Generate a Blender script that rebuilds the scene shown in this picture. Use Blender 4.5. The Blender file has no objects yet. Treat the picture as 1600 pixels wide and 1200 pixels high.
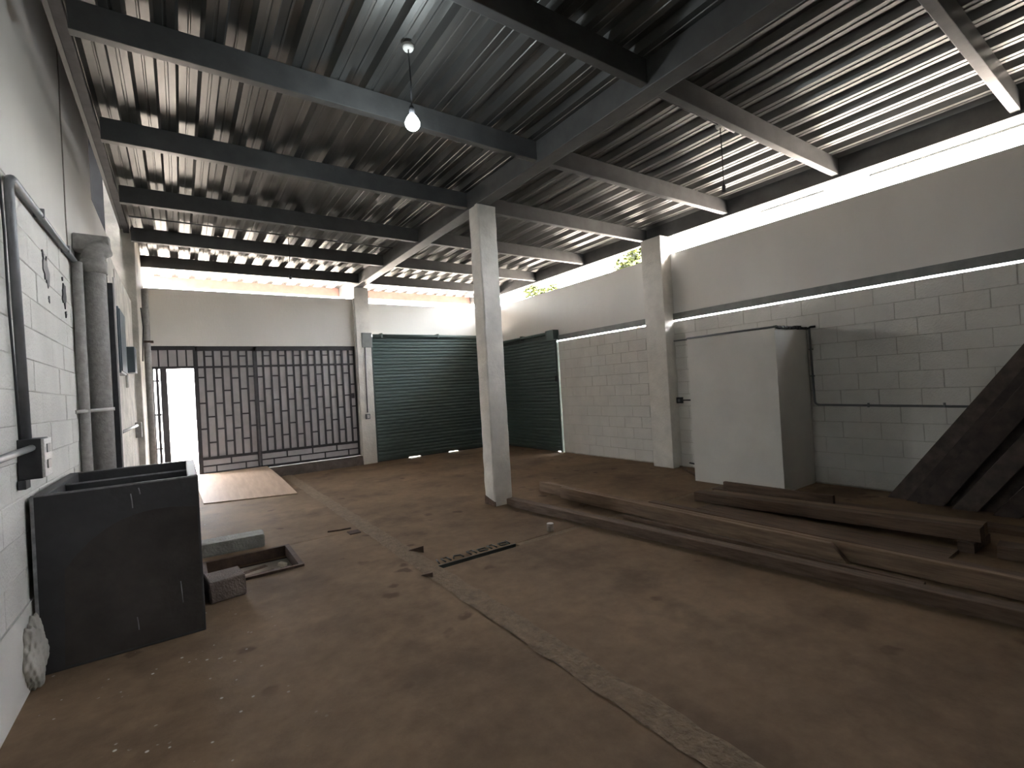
import bpy, bmesh, math, random
from mathutils import Vector, Matrix
random.seed(7)
S = bpy.context.scene
COL = S.collection

# ------------------------------------------------------------------ camera
F_PX, YAW, PITCH, ROLL = 747.8, 0.60687, 0.0053, -0.058476
cam_d = bpy.data.cameras.new('camera'); cam = bpy.data.objects.new('camera', cam_d); COL.objects.link(cam)
cam_d.sensor_fit = 'HORIZONTAL'; cam_d.sensor_width = 36.0; cam_d.lens = F_PX / 1600 * 36.0
cam_d.clip_start = 0.05; cam_d.clip_end = 500
fw = Vector((math.sin(YAW) * math.cos(PITCH), math.cos(YAW) * math.cos(PITCH), math.sin(PITCH)))
rt = Vector((math.cos(YAW), -math.sin(YAW), 0)); up = rt.cross(fw)
r2 = rt * math.cos(ROLL) + up * math.sin(ROLL); u2 = -rt * math.sin(ROLL) + up * math.cos(ROLL)
mw = Matrix((r2, u2, -fw)).transposed().to_4x4(); mw.translation = Vector((0, 0, 1.5))
cam.matrix_world = mw
S.camera = cam

# ------------------------------------------------------------------ sky, sun, exposure
W = bpy.data.worlds.new('sky'); S.world = W; W.use_nodes = True
nt = W.node_tree; nt.nodes.clear()
wo = nt.nodes.new('ShaderNodeOutputWorld'); wb = nt.nodes.new('ShaderNodeBackground'); sk = nt.nodes.new('ShaderNodeTexSky')
SUN_DIR = Vector((-0.5, -1.0, 1.6)).normalized()
sk.sky_type = 'NISHITA'; sk.sun_disc = False
sk.sun_elevation = math.asin(SUN_DIR.z); sk.sun_rotation = math.atan2(SUN_DIR.x, SUN_DIR.y)
sk.dust_density = 4.0; sk.air_density = 1.0; sk.ozone_density = 0.6
wb.inputs['Strength'].default_value = 0.42
hz = nt.nodes.new('ShaderNodeHueSaturation'); hz.inputs['Saturation'].default_value = 0.18   # hazy white sky
nt.links.new(sk.outputs[0], hz.inputs['Color']); nt.links.new(hz.outputs[0], wb.inputs[0]); nt.links.new(wb.outputs[0], wo.inputs[0])
sd = bpy.data.lights.new('sun', 'SUN'); so = bpy.data.objects.new('sun', sd); COL.objects.link(so)
sd.energy = 1.1; sd.angle = 0.01; sd.color = (1.0, 0.93, 0.83)
so.rotation_euler = (-SUN_DIR).to_track_quat('-Z', 'Y').to_euler(); so.location = (0, 20, 30)
vs = S.view_settings
vs.view_transform = 'Standard'; vs.look = 'None'; vs.gamma = 1.0; vs.use_curve_mapping = False
vs.exposure = 5.3

# ------------------------------------------------------------------ materials
def mat(name, col, rough=0.7, metal=0.0, var=0.0, scale=3.0, col2=None, bump=0.0, bscale=40.0, stretch=(1, 1, 1), detail=6.0, emit=None, spec=0.4, lo=0.35, hi=0.65):
    m = bpy.data.materials.new(name); m.use_nodes = True
    t = m.node_tree; b = t.nodes['Principled BSDF']
    b.inputs['Roughness'].default_value = rough; b.inputs['Metallic'].default_value = metal
    b.inputs['Specular IOR Level'].default_value = spec
    b.inputs['Base Color'].default_value = (*col, 1)
    tc = t.nodes.new('ShaderNodeTexCoord'); mp = t.nodes.new('ShaderNodeMapping'); mp.inputs['Scale'].default_value = stretch
    geo = t.nodes.new('ShaderNodeNewGeometry')
    t.links.new(geo.outputs['Position'], mp.inputs['Vector'])
    if col2 is not None or var:
        n = t.nodes.new('ShaderNodeTexNoise'); n.inputs['Scale'].default_value = scale; n.inputs['Detail'].default_value = detail
        n.inputs['Roughness'].default_value = 0.6
        t.links.new(mp.outputs[0], n.inputs['Vector'])
        cr = t.nodes.new('ShaderNodeValToRGB')
        c2 = col2 if col2 is not None else tuple(c * (1 - var) for c in col)
        cr.color_ramp.elements[0].color = (*c2, 1); cr.color_ramp.elements[1].color = (*col, 1)
        cr.color_ramp.elements[0].position = lo; cr.color_ramp.elements[1].position = hi
        t.links.new(n.outputs['Fac'], cr.inputs[0]); t.links.new(cr.outputs[0], b.inputs['Base Color'])
    if bump:
        n2 = t.nodes.new('ShaderNodeTexNoise'); n2.inputs['Scale'].default_value = bscale; n2.inputs['Detail'].default_value = 5
        t.links.new(mp.outputs[0], n2.inputs['Vector'])
        bp = t.nodes.new('ShaderNodeBump'); bp.inputs['Strength'].default_value = bump; bp.inputs['Distance'].default_value = 0.02
        t.links.new(n2.outputs['Fac'], bp.inputs['Height']); t.links.new(bp.outputs[0], b.inputs['Normal'])
    if emit:
        b.inputs['Emission Color'].default_value = (*emit[0], 1); b.inputs['Emission Strength'].default_value = emit[1]
    return m

M = {}
M['white'] = mat('white_paint', (0.74, 0.72, 0.68), 0.75, var=0.10, scale=1.7, bump=0.15, bscale=60)
M['block'] = mat('painted_block', (0.72, 0.70, 0.66), 0.8, var=0.12, scale=2.5, bump=0.45, bscale=55)
M['mortar'] = mat('painted_mortar', (0.54, 0.51, 0.46), 0.9, var=0.35, scale=6, bump=0.3)
M['mortar_left'] = mat('painted_mortar_left', (0.66, 0.64, 0.60), 0.9, var=0.15, scale=6, bump=0.3)
M['plaster'] = mat('upper_plaster', (0.70, 0.68, 0.645), 0.8, var=0.08, scale=0.9, bump=0.12, bscale=35, stretch=(1, 1, 0.35))
M['grime_plaster'] = mat('grimy_plaster', (0.60, 0.57, 0.51), 0.85, var=0.35, scale=3.5, bump=0.4, bscale=30)
M['pillar'] = mat('pillar_paint', (0.78, 0.75, 0.70), 0.8, var=0.18, scale=4, bump=0.35, bscale=30)
M['deck'] = mat('galvanised_deck', (0.20, 0.20, 0.195), 0.40, 0.85, var=0.30, scale=3.0, stretch=(1.5, 0.25, 1.5), bump=0.06, bscale=12)
M['steel'] = mat('grey_painted_steel', (0.13, 0.13, 0.13), 0.42, 0.25, var=0.25, scale=5, bump=0.05)
M['steel_dark'] = mat('dark_steel', (0.05, 0.05, 0.055), 0.55, 0.3, var=0.4, scale=8)
M['channel'] = mat('channel_steel', (0.19, 0.195, 0.185), 0.5, 0.3, var=0.25, scale=6)
M['shutter'] = mat('shutter_green', (0.092, 0.128, 0.12), 0.5, 0.15, var=0.15, scale=1.2)
M['shutter_dark'] = mat('shutter_green_dark', (0.065, 0.085, 0.078), 0.5, 0.15)
M['gate_bar'] = mat('gate_bar_paint', (0.045, 0.043, 0.048), 0.6, 0.2, var=0.3, scale=9)
M['gate_sheet'] = mat('gate_sheet', (0.50, 0.485, 0.49), 0.6, 0.1, var=0.2, scale=4)
M['conc'] = mat('grey_concrete', (0.34, 0.33, 0.30), 0.9, var=0.35, scale=9, bump=0.5, bscale=50)
M['conc_dark'] = mat('curb_concrete', (0.13, 0.105, 0.09), 0.95, var=0.35, scale=9, bump=0.5, bscale=50)
M['brownblock'] = mat('brown_block', (0.23, 0.18, 0.155), 0.95, var=0.3, scale=12, bump=0.5, bscale=70)
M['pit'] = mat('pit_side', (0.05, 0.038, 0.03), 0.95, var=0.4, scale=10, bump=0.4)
M['rust'] = mat('rusted_steel', (0.11, 0.07, 0.05), 0.8, 0.3, var=0.4, scale=14, bump=0.2)
M['tank'] = mat('tank_black', (0.05, 0.049, 0.052), 0.55, var=0.35, scale=3.2, bump=0.15, bscale=25)
M['tank_dust'] = mat('tank_dust', (0.062, 0.054, 0.050), 0.85, var=0.35, scale=4, bump=0.1)
M['tank_edge'] = mat('tank_worn_edge', (0.30, 0.30, 0.31), 0.7, var=0.5, scale=14)
M['ply'] = mat('plywood', (0.46, 0.33, 0.24), 0.65, var=0.2, scale=5, stretch=(3, 0.4, 1))
M['pvc'] = mat('cement_pipe', (0.36, 0.345, 0.33), 0.85, var=0.25, scale=22, bump=0.3)
M['conduit'] = mat('grey_conduit', (0.22, 0.225, 0.235), 0.5, 0.4, var=0.2, scale=8)
M['conduit_w'] = mat('pale_conduit', (0.66, 0.64, 0.61), 0.6, var=0.15, scale=9)
M['black'] = mat('black_plastic', (0.025, 0.025, 0.028), 0.5)
M['panel'] = mat('panel_green', (0.10, 0.13, 0.15), 0.5, 0.2, var=0.2, scale=8)
M['plate'] = mat('outlet_plate', (0.72, 0.70, 0.68), 0.5, var=0.3, scale=60)
M['bulb'] = mat('lit_bulb', (1, 1, 1), 0.3, emit=((0.86, 0.97, 1.0), 6.0))
M['leaf'] = mat('leaf_green', (0.05, 0.06, 0.006), 0.6, var=0.5, scale=4)
M['bark'] = mat('bark', (0.10, 0.075, 0.05), 0.9, var=0.4, scale=9)
M['ground'] = mat('outdoor_concrete', (0.42, 0.36, 0.30), 0.9, var=0.2, scale=0.6)
M['far_wall'] = mat('neighbour_wall', (0.62, 0.60, 0.57), 0.8, var=0.1, scale=1)
M['seam'] = mat('cracked_seam', (0.22, 0.20, 0.17), 0.95, var=0.4, scale=25)
M['setback'] = mat('shade_dark_render', (0.06, 0.062, 0.066), 0.9, var=0.2, scale=3)  # near-black base puts the shade of the recess into the colour
M['steel_warm_lit'] = mat('steel_bounce_tint', (0.26, 0.15, 0.12), 0.7, var=0.2, scale=5)  # warm outdoor bounce light on the last purlin, put into its colour
M['tin'] = mat('tin_can', (0.42, 0.36, 0.31), 0.5, 0.5, var=0.3, scale=30)
M['cream'] = mat('cream_chip', (0.75, 0.66, 0.55), 0.8)
M['brown_stain'] = mat('brown_base_paint', (0.16, 0.10, 0.07), 0.9, var=0.4, scale=20)
M['strip'] = mat('rough_strip', (0.235, 0.170, 0.112), 0.95, var=0.30, scale=16, bump=0.9, bscale=45)
M['dark_gap'] = mat('wet_gap', (0.045, 0.05, 0.043), 0.4)

def translucent(m, w, col):
    t = m.node_tree; out = [n for n in t.nodes if n.type == 'OUTPUT_MATERIAL'][0]; b = t.nodes['Principled BSDF']
    tr = t.nodes.new('ShaderNodeBsdfTranslucent'); tr.inputs[0].default_value = (*col, 1); mx = t.nodes.new('ShaderNodeMixShader'); mx.inputs[0].default_value = w
    t.links.new(b.outputs[0], mx.inputs[1]); t.links.new(tr.outputs[0], mx.inputs[2]); t.links.new(mx.outputs[0], out.inputs['Surface'])
translucent(M['gate_sheet'], 0.06, (0.55, 0.52, 0.52))      # thin plastic infill sheets behind the gate bars

def wood(name, c1, c2, axis=(14, 1.2, 14)):
    return mat(name, c1, 0.75, col2=c2, scale=2.6, stretch=axis, bump=0.25, bscale=6, detail=8)
M['wood_a'] = wood('timber_tan', (0.259, 0.180, 0.119), (0.158, 0.104, 0.068))
M['wood_b'] = wood('timber_brown', (0.156, 0.102, 0.066), (0.084, 0.054, 0.036))
M['wood_c'] = wood('timber_grey', (0.160, 0.110, 0.078), (0.088, 0.058, 0.040))
M['wood_d'] = wood('leaning_plank_wood', (0.07, 0.052, 0.045), (0.03, 0.022, 0.02), (14, 3, 3))
M['wood_e'] = wood('leaning_plank_wood_pale', (0.11, 0.085, 0.072), (0.05, 0.038, 0.033), (14, 3, 3))

# floor: dusty tan concrete with darker worn stains, small dark drips and pale paint specks by the left wall
def floor_mat():
    m = bpy.data.materials.new('dusty_floor'); m.use_nodes = True; t = m.node_tree; b = t.nodes['Principled BSDF']
    b.inputs['Roughness'].default_value = 0.8; b.inputs['Specular IOR Level'].default_value = 0.15
    g = t.nodes.new('ShaderNodeNewGeometry'); L = t.links.new
    def noise(sc, det=6, rough=0.6):
        n = t.nodes.new('ShaderNodeTexNoise'); n.inputs['Scale'].default_value = sc; n.inputs['Detail'].default_value = det; n.inputs['Roughness'].default_value = rough
        L(g.outputs['Position'], n.inputs['Vector']); return n.outputs['Fac']
    def ramp(v, p0, p1, c0=(0, 0, 0, 1), c1=(1, 1, 1, 1)):
        r = t.nodes.new('ShaderNodeValToRGB'); r.color_ramp.elements[0].position = p0; r.color_ramp.elements[1].position = p1
        r.color_ramp.elements[0].color = c0; r.color_ramp.elements[1].color = c1; L(v, r.inputs[0]); return r.outputs[0]
    def mix(f, a, c, mode='MIX'):
        x = t.nodes.new('ShaderNodeMix'); x.data_type = 'RGBA'; x.blend_type = mode
        for s_, v in ((x.inputs[0], f), (x.inputs[6], a), (x.inputs[7], c)):
            if hasattr(v, 'links'): L(v, s_)
            else: s_.default_value = v
        return x.outputs[2]
    base = ramp(noise(0.8, 8, 0.65), 0.3, 0.7, (0.165, 0.112, 0.070, 1), (0.295, 0.203, 0.128, 1))
    fine = ramp(noise(9, 8, 0.7), 0.25, 0.75, (0.72, 0.72, 0.72, 1), (1, 1, 1, 1))
    c = mix(1.0, base, fine, 'MULTIPLY')
    stain = ramp(noise(1.3, 6, 0.6), 0.50, 0.66)
    c = mix(mix(1.0, stain, (0.6, 0.6, 0.6, 1), 'MULTIPLY'), c, (0.085, 0.058, 0.038, 1))
    v = t.nodes.new('ShaderNodeTexVoronoi'); v.inputs['Scale'].default_value = 3.2
    wv = t.nodes.new('ShaderNodeTexNoise'); wv.inputs['Scale'].default_value = 7; L(g.outputs['Position'], wv.inputs['Vector'])
    ad = t.nodes.new('ShaderNodeVectorMath'); ad.operation = 'MULTIPLY_ADD'; ad.inputs[1].default_value = (0.16, 0.16, 0); L(wv.outputs['Color'], ad.inputs[0]); L(g.outputs['Position'], ad.inputs[2]); L(ad.outputs[0], v.inputs['Vector'])
    drip = ramp(v.outputs['Distance'], 0.11, 0.20, (1, 1, 1, 1), (0, 0, 0, 1))
    dm = ramp(noise(0.9, 2), 0.47, 0.56)
    c = mix(mix(1.0, mix(1.0, drip, dm, 'MULTIPLY'), (0.7, 0.7, 0.7, 1), 'MULTIPLY'), c, (0.075, 0.048, 0.032, 1))
    v2 = t.nodes.new('ShaderNodeTexVoronoi'); v2.inputs['Scale'].default_value = 16; L(g.outputs['Position'], v2.inputs['Vector'])
    speck = ramp(v2.outputs['Distance'], 0.10, 0.15, (1, 1, 1, 1), (0, 0, 0, 1))
    sx = t.nodes.new('ShaderNodeSeparateXYZ'); L(g.outputs['Position'], sx.inputs[0])
    near = ramp(sx.outputs['X'], 0.0, 0.55, (1, 1, 1, 1), (0, 0, 0, 1))
    sm = ramp(noise(7, 3), 0.52, 0.58)
    c = mix(mix(1.0, mix(1.0, speck, near, 'MULTIPLY'), sm, 'MULTIPLY'), c, (0.6, 0.58, 0.55, 1))
    L(c, b.inputs['Base Color'])
    bp = t.nodes.new('ShaderNodeBump'); bp.inputs['Strength'].default_value = 0.35; bp.inputs['Distance'].default_value = 0.01
    L(noise(30, 6, 0.7), bp.inputs['Height']); L(bp.outputs[0], b.inputs['Normal'])
    return m
M['floor'] = floor_mat()

# ------------------------------------------------------------------ builders
def link(name, me, m, parent=None, loc=(0, 0, 0)):
    o = bpy.data.objects.new(name, me); COL.objects.link(o); o.location = loc
    if parent is not None:
        o.parent = parent; o.location = Vector(loc) - WORLD[parent.name]
    WORLD[o.name] = Vector(loc)
    if m is not None and not me.materials: me.materials.append(m)
    return o
WORLD = {}
def tag(o, label, cat=None, group=None, kind=None):
    o['label'] = label
    if cat: o['category'] = cat
    if group: o['group'] = group
    if kind: o['kind'] = kind
    return o
def thing(name, label, cat, loc=(0, 0, 0), group=None, kind=None):
    o = bpy.data.objects.new(name, None); COL.objects.link(o); o.location = loc; o.empty_display_size = 0.1
    WORLD[o.name] = Vector(loc)
    return tag(o, label, cat, group, kind)
def mesh(name, verts, faces, smooth=False):
    me = bpy.data.meshes.new(name); me.from_pydata([tuple(v) for v in verts], [], faces); me.update()
    if smooth:
        for p in me.polygons: p.use_smooth = True
    return me
def recalc(me):
    bm = bmesh.new(); bm.from_mesh(me); bmesh.ops.recalc_face_normals(bm, faces=bm.faces); bm.to_mesh(me); bm.free()
def box(name, x0, x1, y0, y1, z0, z1, m, parent=None, bev=0.0, jit=0.0):
    c = Vector(((x0 + x1) / 2, (y0 + y1) / 2, (z0 + z1) / 2)); h = Vector((abs(x1 - x0) / 2, abs(y1 - y0) / 2, abs(z1 - z0) / 2))
    bm = bmesh.new(); bmesh.ops.create_cube(bm, size=2.0)
    for v in bm.verts: v.co = Vector((v.co.x * h.x, v.co.y * h.y, v.co.z * h.z))
    if bev: bmesh.ops.bevel(bm, geom=bm.edges[:], offset=bev, segments=2, affect='EDGES', profile=0.6)
    if jit:
        for v in bm.verts: v.co += Vector((random.uniform(-jit, jit), random.uniform(-jit, jit), random.uniform(-jit, jit)))
    me = bpy.data.meshes.new(name); bm.to_mesh(me); bm.free()
    return link(name, me, m, parent, c)
def tube_geo(pts, r, seg=10, cap=True):
    pts = [Vector(p) for p in pts]; V = []; Fc = []
    n = len(pts); rs = r if isinstance(r, (list, tuple)) else [r] * n
    prev = None
    for i, p in enumerate(pts):
        d = (pts[min(i + 1, n - 1)] - pts[max(i - 1, 0)]).normalized()
        if prev is None:
            a = d.cross(Vector((0, 0, 1)))
            if a.length < 1e-3: a = d.cross(Vector((0, 1, 0)))
            a.normalize()
        else:
            a = (prev - d * prev.dot(d)).normalized()
        prev = a; b = d.cross(a)
        for k in range(seg):
            t = 2 * math.pi * k / seg
            V.append(p + (a * math.cos(t) + b * math.sin(t)) * rs[i])
    for i in range(n - 1):
        for k in range(seg):
            Fc.append((i * seg + k, i * seg + (k + 1) % seg, (i + 1) * seg + (k + 1) % seg, (i + 1) * seg + k))
    if cap:
        Fc.append(tuple(reversed(range(seg)))); Fc.append(tuple(range((n - 1) * seg, n * seg)))
    return V, Fc
def tube(name, pts, r, m, parent=None, seg=10):
    c = sum((Vector(p) for p in pts), Vector()) / len(pts)
    V, Fc = tube_geo([Vector(p) - c for p in pts], r, seg)
    me = mesh(name, V, Fc); recalc(me)
    for p in me.polygons: p.use_smooth = len(p.vertices) == 4
    return link(name, me, m, parent, c)
def bend(a, b, c, r, n=5):
    """points of a path a-b-c with the corner at b rounded by r"""
    a, b, c = Vector(a), Vector(b), Vector(c)
    p = b + (a - b).normalized() * r; q = b + (c - b).normalized() * r
    return [a] + [(p * (1 - t) + b * t) * (1 - t) + (b * (1 - t) + q * t) * t for t in [i / n for i in range(n + 1)]] + [c]
def prism(name, poly, axis_vec, m, parent=None):
    """extrude a 3-D polygon along a vector"""
    poly = [Vector(p) for p in poly]; a = Vector(axis_vec); n = len(poly)
    c = sum(poly, Vector()) / n + a / 2
    V = [p - c for p in poly] + [p + a - c for p in poly]
    Fc = [tuple(range(n)), tuple(range(n, 2 * n))] + [(i, (i + 1) % n, n + (i + 1) % n, n + i) for i in range(n)]
    me = mesh(name, V, Fc); recalc(me)
    return link(name, me, m, parent, c)
def beam(name, p0, p1, w, h, m, parent=None, bev=0.004, roll=0.0, end_cut=0.0, wob=0.0, nseg=8, updir=None, floor_cut=False):
    """a sawn timber from p0 to p1 (centre line): w across, h up; a little bow along it"""
    p0, p1 = Vector(p0), Vector(p1); d = p1 - p0; Ln = d.length; d.normalize()
    u = Vector(updir) if updir else Vector((0, 0, 1)); s = d.cross(u).normalized(); u = s.cross(d).normalized()
    s, u = s * math.cos(roll) + u * math.sin(roll), u * math.cos(roll) - s * math.sin(roll)
    c = (p0 + p1) / 2; V = []; Fc = []
    e = bev
    prof = [(-w / 2 + e, -h / 2), (w / 2 - e, -h / 2), (w / 2, -h / 2 + e), (w / 2, h / 2 - e), (w / 2 - e, h / 2), (-w / 2 + e, h / 2), (-w / 2, h / 2 - e), (-w / 2, -h / 2 + e)]
    k1, k2 = random.uniform(-1, 1) * wob, random.uniform(-1, 1) * wob * 0.3
    for i in range(nseg + 1):
        t = i / nseg; b = math.sin(math.pi * t)
        o = p0 + (p1 - p0) * t + s * (k1 * b) + u * (k2 * b) - c
        for (a_, b_) in prof:
            cut = end_cut * (b_ / h) if i == nseg else 0.0
            if floor_cut and i == 0: cut = (s.z * a_ + u.z * b_) / d.z
            V.append(o + s * a_ + u * b_ - d * cut)
    n = 8
    for i in range(nseg):
        for k in range(n):
            Fc.append((i * n + k, i * n + (k + 1) % n, (i + 1) * n + (k + 1) % n, (i + 1) * n + k))
    Fc.append(tuple(reversed(range(n)))); Fc.append(tuple(range(nseg * n, nseg * n + n)))
    me = mesh(name, V, Fc); recalc(me)
    return link(name, me, m, parent, c)

# key dimensions (metres)
XL, XR, YB, YN = -0.75, 6.83, 10.6, -4.0
ZP, ZD = 3.88, 4.08           # purlin underside, deck underside

# ================================================================== outdoors
gr = box('ground', -40, 50, -40, 60, -0.60, -0.11, M['ground']); tag(gr, 'sunlit pale concrete yard outside the walls', 'ground', kind='structure')

# ================================================================== floor
fl = thing('floor', 'dusty tan concrete floor slabs', None, (3, 3, 0), kind='structure')
TH = 0.1
def slab(x0, x1, y0, y1, parent=fl):
    return box('floor_slab', x0, x1, y0, y1, -TH, 0, M['floor'], parent, bev=0.004)
PX0, PX1, PY0, PY1 = 0.12, 0.82, 4.68, 5.38
# slab with the pit opening: four rectangles around the hole as one mesh
def slab_hole(x0, x1, y0, y1, a0, a1, b0, b1):
    xs, ys = [x0, a0, a1, x1], [y0, b0, b1, y1]; V = []; Fc = []
    for z in (0, -TH):
        for y in ys:
            for x in xs: V.append((x - 3, y - 3, z))
    for j in range(3):
        for i in range(3):
            if i == 1 and j == 1: continue
            q = (j * 4 + i, j * 4 + i + 1, (j + 1) * 4 + i + 1, (j + 1) * 4 + i)
            Fc.append(q); Fc.append(tuple(k + 16 for k in reversed(q)))
    loop = [(0, 1), (1, 2), (2, 3), (3, 7), (7, 11), (11, 15), (15, 14), (14, 13), (13, 12), (12, 8), (8, 4), (4, 0), (5, 6), (6, 10), (10, 9), (9, 5)]
    for a, b in loop: Fc.append((a, b, b + 16, a + 16))
    me = mesh('floor_slab', V, Fc); recalc(me)
    return link('floor_slab', me, M['floor'], fl, (3, 3, 0))
slab_hole(XL, 1.595, YN, 5.44, PX0, PX1, PY0, PY1)
slab(XL, 1.595, 5.452, YB - 0.0)
slab(1.745, XR + 0.02, YN, 3.72); slab(1.745, XR + 0.02, 3.805, YB)
# rough strip between the slabs with ragged edges
V = []; n = 150
for i in range(n + 1):
    y = YN + (YB - YN) * i / n
    z = random.uniform(0.0, 0.006)
    V += [(1.585 - 3 + random.uniform(-0.012, 0.008), y - 3, z), (1.665 - 3, y - 3, z + 0.004), (1.755 - 3 + random.uniform(-0.008, 0.015), y - 3, z)]
Fc = []
for i in range(n):
    for k in range(2): Fc.append((i * 3 + k, i * 3 + k + 1, i * 3 + k + 4, i * 3 + k + 3))
link('rough_strip', mesh('rough_strip', V, Fc), M['strip'], fl, (3, 3, 0.0015))
# cross joint: filled to the right, open and wet for the near metre
box('joint_filler', 2.57, XR, 3.72, 3.805, -TH, -0.004, M['strip'], fl)
box('wet_slot', 1.745, 2.57, 3.72, 3.805, -TH, -0.085, M['dark_gap'], fl)
box('slot_dark_sheet', 1.75, 2.57, 3.797, 3.806, -TH, -0.001, M['dark_gap'], fl)  # thin dark sheet added over the slot's far side
# bent reinforcing stubs beside the slot
def stub(x, shape):
    z = 0.006; y0 = 3.825
    sh = {'u': [(0, 0), (0, .09), (.055, .09), (.055, 0)], 'l': [(0, 0), (0.02, .10)], 'o': [(0, .01), (0, .07), (.08, .07), (.08, .01), (0, .01)], 'z': [(0, .02), (.03, .08), (.09, .06), (.09, .0)]}[shape]
    tube('reinforcing_stub', [(x + a, y0 + b, z) for a, b in sh], 0.007, M['dark_gap'], fl, 6)
for x, s_ in ((1.78, 'l'), (1.84, 'u'), (1.93, 'z'), (2.10, 'u'), (2.20, 'o'), (2.32, 'u'), (2.43, 'o'), (2.52, 'l')): stub(x, s_)
# pit walls, base and steel edge frame
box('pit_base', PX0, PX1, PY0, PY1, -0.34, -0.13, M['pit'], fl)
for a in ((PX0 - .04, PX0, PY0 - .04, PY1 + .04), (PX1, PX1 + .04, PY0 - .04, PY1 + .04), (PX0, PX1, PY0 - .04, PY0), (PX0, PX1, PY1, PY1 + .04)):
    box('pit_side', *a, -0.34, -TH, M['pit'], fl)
for a in ((PX0 - .03, PX0 + .012, PY0 - .03, PY1 + .03), (PX1 - .012, PX1 + .03, PY0 - .03, PY1 + .03), (PX0 + .012, PX1 - .012, PY0 - .03, PY0 + .012), (PX0 + .012, PX1 - .012, PY1 - .012, PY1 + .03)):
    box('pit_edge_angle', *a, -0.08, 0.022, M['rust'], fl, bev=0.003)

# ================================================================== block mesh shared by the walls
def block_mesh(name, L, H, D):
    l, h, b = L / 2, H / 2, 0.004
    V = [(0, -l, -h), (0, l, -h), (0, l, h), (0, -l, h), (D - b, -l, -h), (D - b, l, -h), (D - b, l, h), (D - b, -l, h), (D, -l + b, -h + b), (D, l - b, -h + b), (D, l - b, h - b), (D, -l + b, h - b)]
    Fc = [(0, 3, 2, 1), (8, 9, 10, 11)]
    for i in range(4):
        j = (i + 1) % 4
        Fc += [(i, j, 4 + j, 4 + i), (4 + i, 4 + j, 8 + j, 8 + i)]
    me = mesh(name, V, Fc); recalc(me); me.materials.append(M['block']); return me
BL, BH = 0.4, 0.2
full = block_mesh('block', BL - 0.004, BH - 0.004, 0.03)
half = block_mesh('block_half', BL / 2 - 0.004, BH - 0.004, 0.03)
def lay_blocks(parent, xface, sgn, y0, y1, z0, ncourse, skip=lambda y, z: False):
    for c in range(ncourse):
        z = z0 + BH * (c + 0.5); y = y0 - (BL / 2 if c % 2 else 0)
        while y < y1 - 0.02:
            a, b = max(y, y0), min(y + BL, y1)
            if b - a > 0.12 and not skip((a + b) / 2, z):
                me = full if b - a > 0.3 else half
                o = bpy.data.objects.new('block', me); COL.objects.link(o); o.parent = parent
                sc = (b - a - 0.006) / ((BL if me is full else BL / 2) - 0.006)
                o.scale = (1, sc, 1)
                if sgn < 0: o.rotation_euler = (0, 0, math.pi)
                wpos = Vector((xface - sgn * 0.03 + sgn * random.uniform(-0.004, 0.003), (a + b) / 2, z))
                o.location = wpos - WORLD[parent.name]; WORLD[o.name] = wpos
            y += BL

# ================================================================== right wall
wr = box('wall_right', XR + 0.006, XR + 0.15, YN, 7.98, -0.15, 2.425, M['mortar']); tag(wr, 'white painted block wall with steel band on the right', kind='structure')
lay_blocks(wr, XR, -1, 0.0, 7.98, 0.015, 12, lambda y, z: 3.15 < y < 4.0 and z < 1.95)
box('block_run', XR, XR + 0.04, YN, 0.0, -0.15, 2.42, M['block'], wr)
box('upper_panel', XR + 0.02, XR + 0.12, YN, 0.3, 2.56, 3.85, M['plaster'], wr)  # unseen stretch carried up to the roof to cut light near the viewer
for y0, y1 in ((0.3, 5.0), (5.4, YB + 0.1)):
    box('upper_panel', XR + 0.02, XR + 0.12, y0, y1, 2.56, 3.57, M['plaster'], wr, bev=0.006)
for y0, y1 in ((YN, 5.0), (5.4, 7.98)):
    box('steel_channel', XR - 0.005, XR + 0.015, y0, y1, 2.448, 2.558, M['channel'], wr)
    box('channel_flange', XR + 0.015, XR + 0.10, y0, y1, 2.545, 2.558, M['channel'], wr)
for y0, y1 in ((5.0, 5.4), (-0.60, -0.20)):
    box('pilaster', 6.60, XR + 0.16, y0, y1, 0, 3.85, M['pillar'], wr, bev=0.008, jit=0.003)
box('lintel', XR + 0.02, XR + 0.12, 7.98, YB + 0.1, 2.62, 2.56, M['plaster'], wr)

# ================================================================== back wall
wb_ = thing('wall_back', 'white plastered rear wall above gate and shutter', None, (3, YB, 0), kind='structure')
box('upper_panel', -0.44, 3.19, YB - 0.11, YB + 0.02, 2.578, 3.61, M['plaster'], wb_, bev=0.006)
box('upper_panel', 3.50, XR + 0.1, YB - 0.03, YB + 0.08, 2.84, 3.55, M['plaster'], wb_, bev=0.006)
box('pilaster', 3.19, 3.50, 10.38, 10.72, 0, 3.85, M['pillar'], wb_, bev=0.008, jit=0.003)
prism('curb', [(-0.45, 10.62, 0), (-0.45, 10.36, 0), (-0.45, 10.40, 0.19), (-0.45, 10.62, 0.20)], (3.64, 0, 0), M['conc_dark'], wb_)
box('corner_post', 6.70, XR + 0.1, YB - 0.12, YB + 0.02, 0, 3.55, M['channel'], wb_, bev=0.006)
o_ = box('bracket_plate', 3.30, 3.52, 10.36, 10.385, 2.54, 2.86, M['channel'], wb_, bev=0.004); o_['label'] = 'grey steel plate bolted to the pilaster'
tube('pilaster_conduit', [(3.36, 10.365, 2.54), (3.345, 10.362, 1.9), (3.335, 10.365, 1.12)], 0.012, M['conduit'], wb_, 8)
o_ = box('pilaster_outlet', 3.29, 3.38, 10.33, 10.38, 0.98, 1.09, M['conduit'], wb_, bev=0.006)
box('pilaster_outlet_face', 3.31, 3.36, 10.325, 10.332, 1.0, 1.07, M['plate'], o_)
box('post_strip', 3.165, 3.19, 10.40, 10.52, 0.2, 3.6, M['conduit_w'], wb_)

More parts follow.
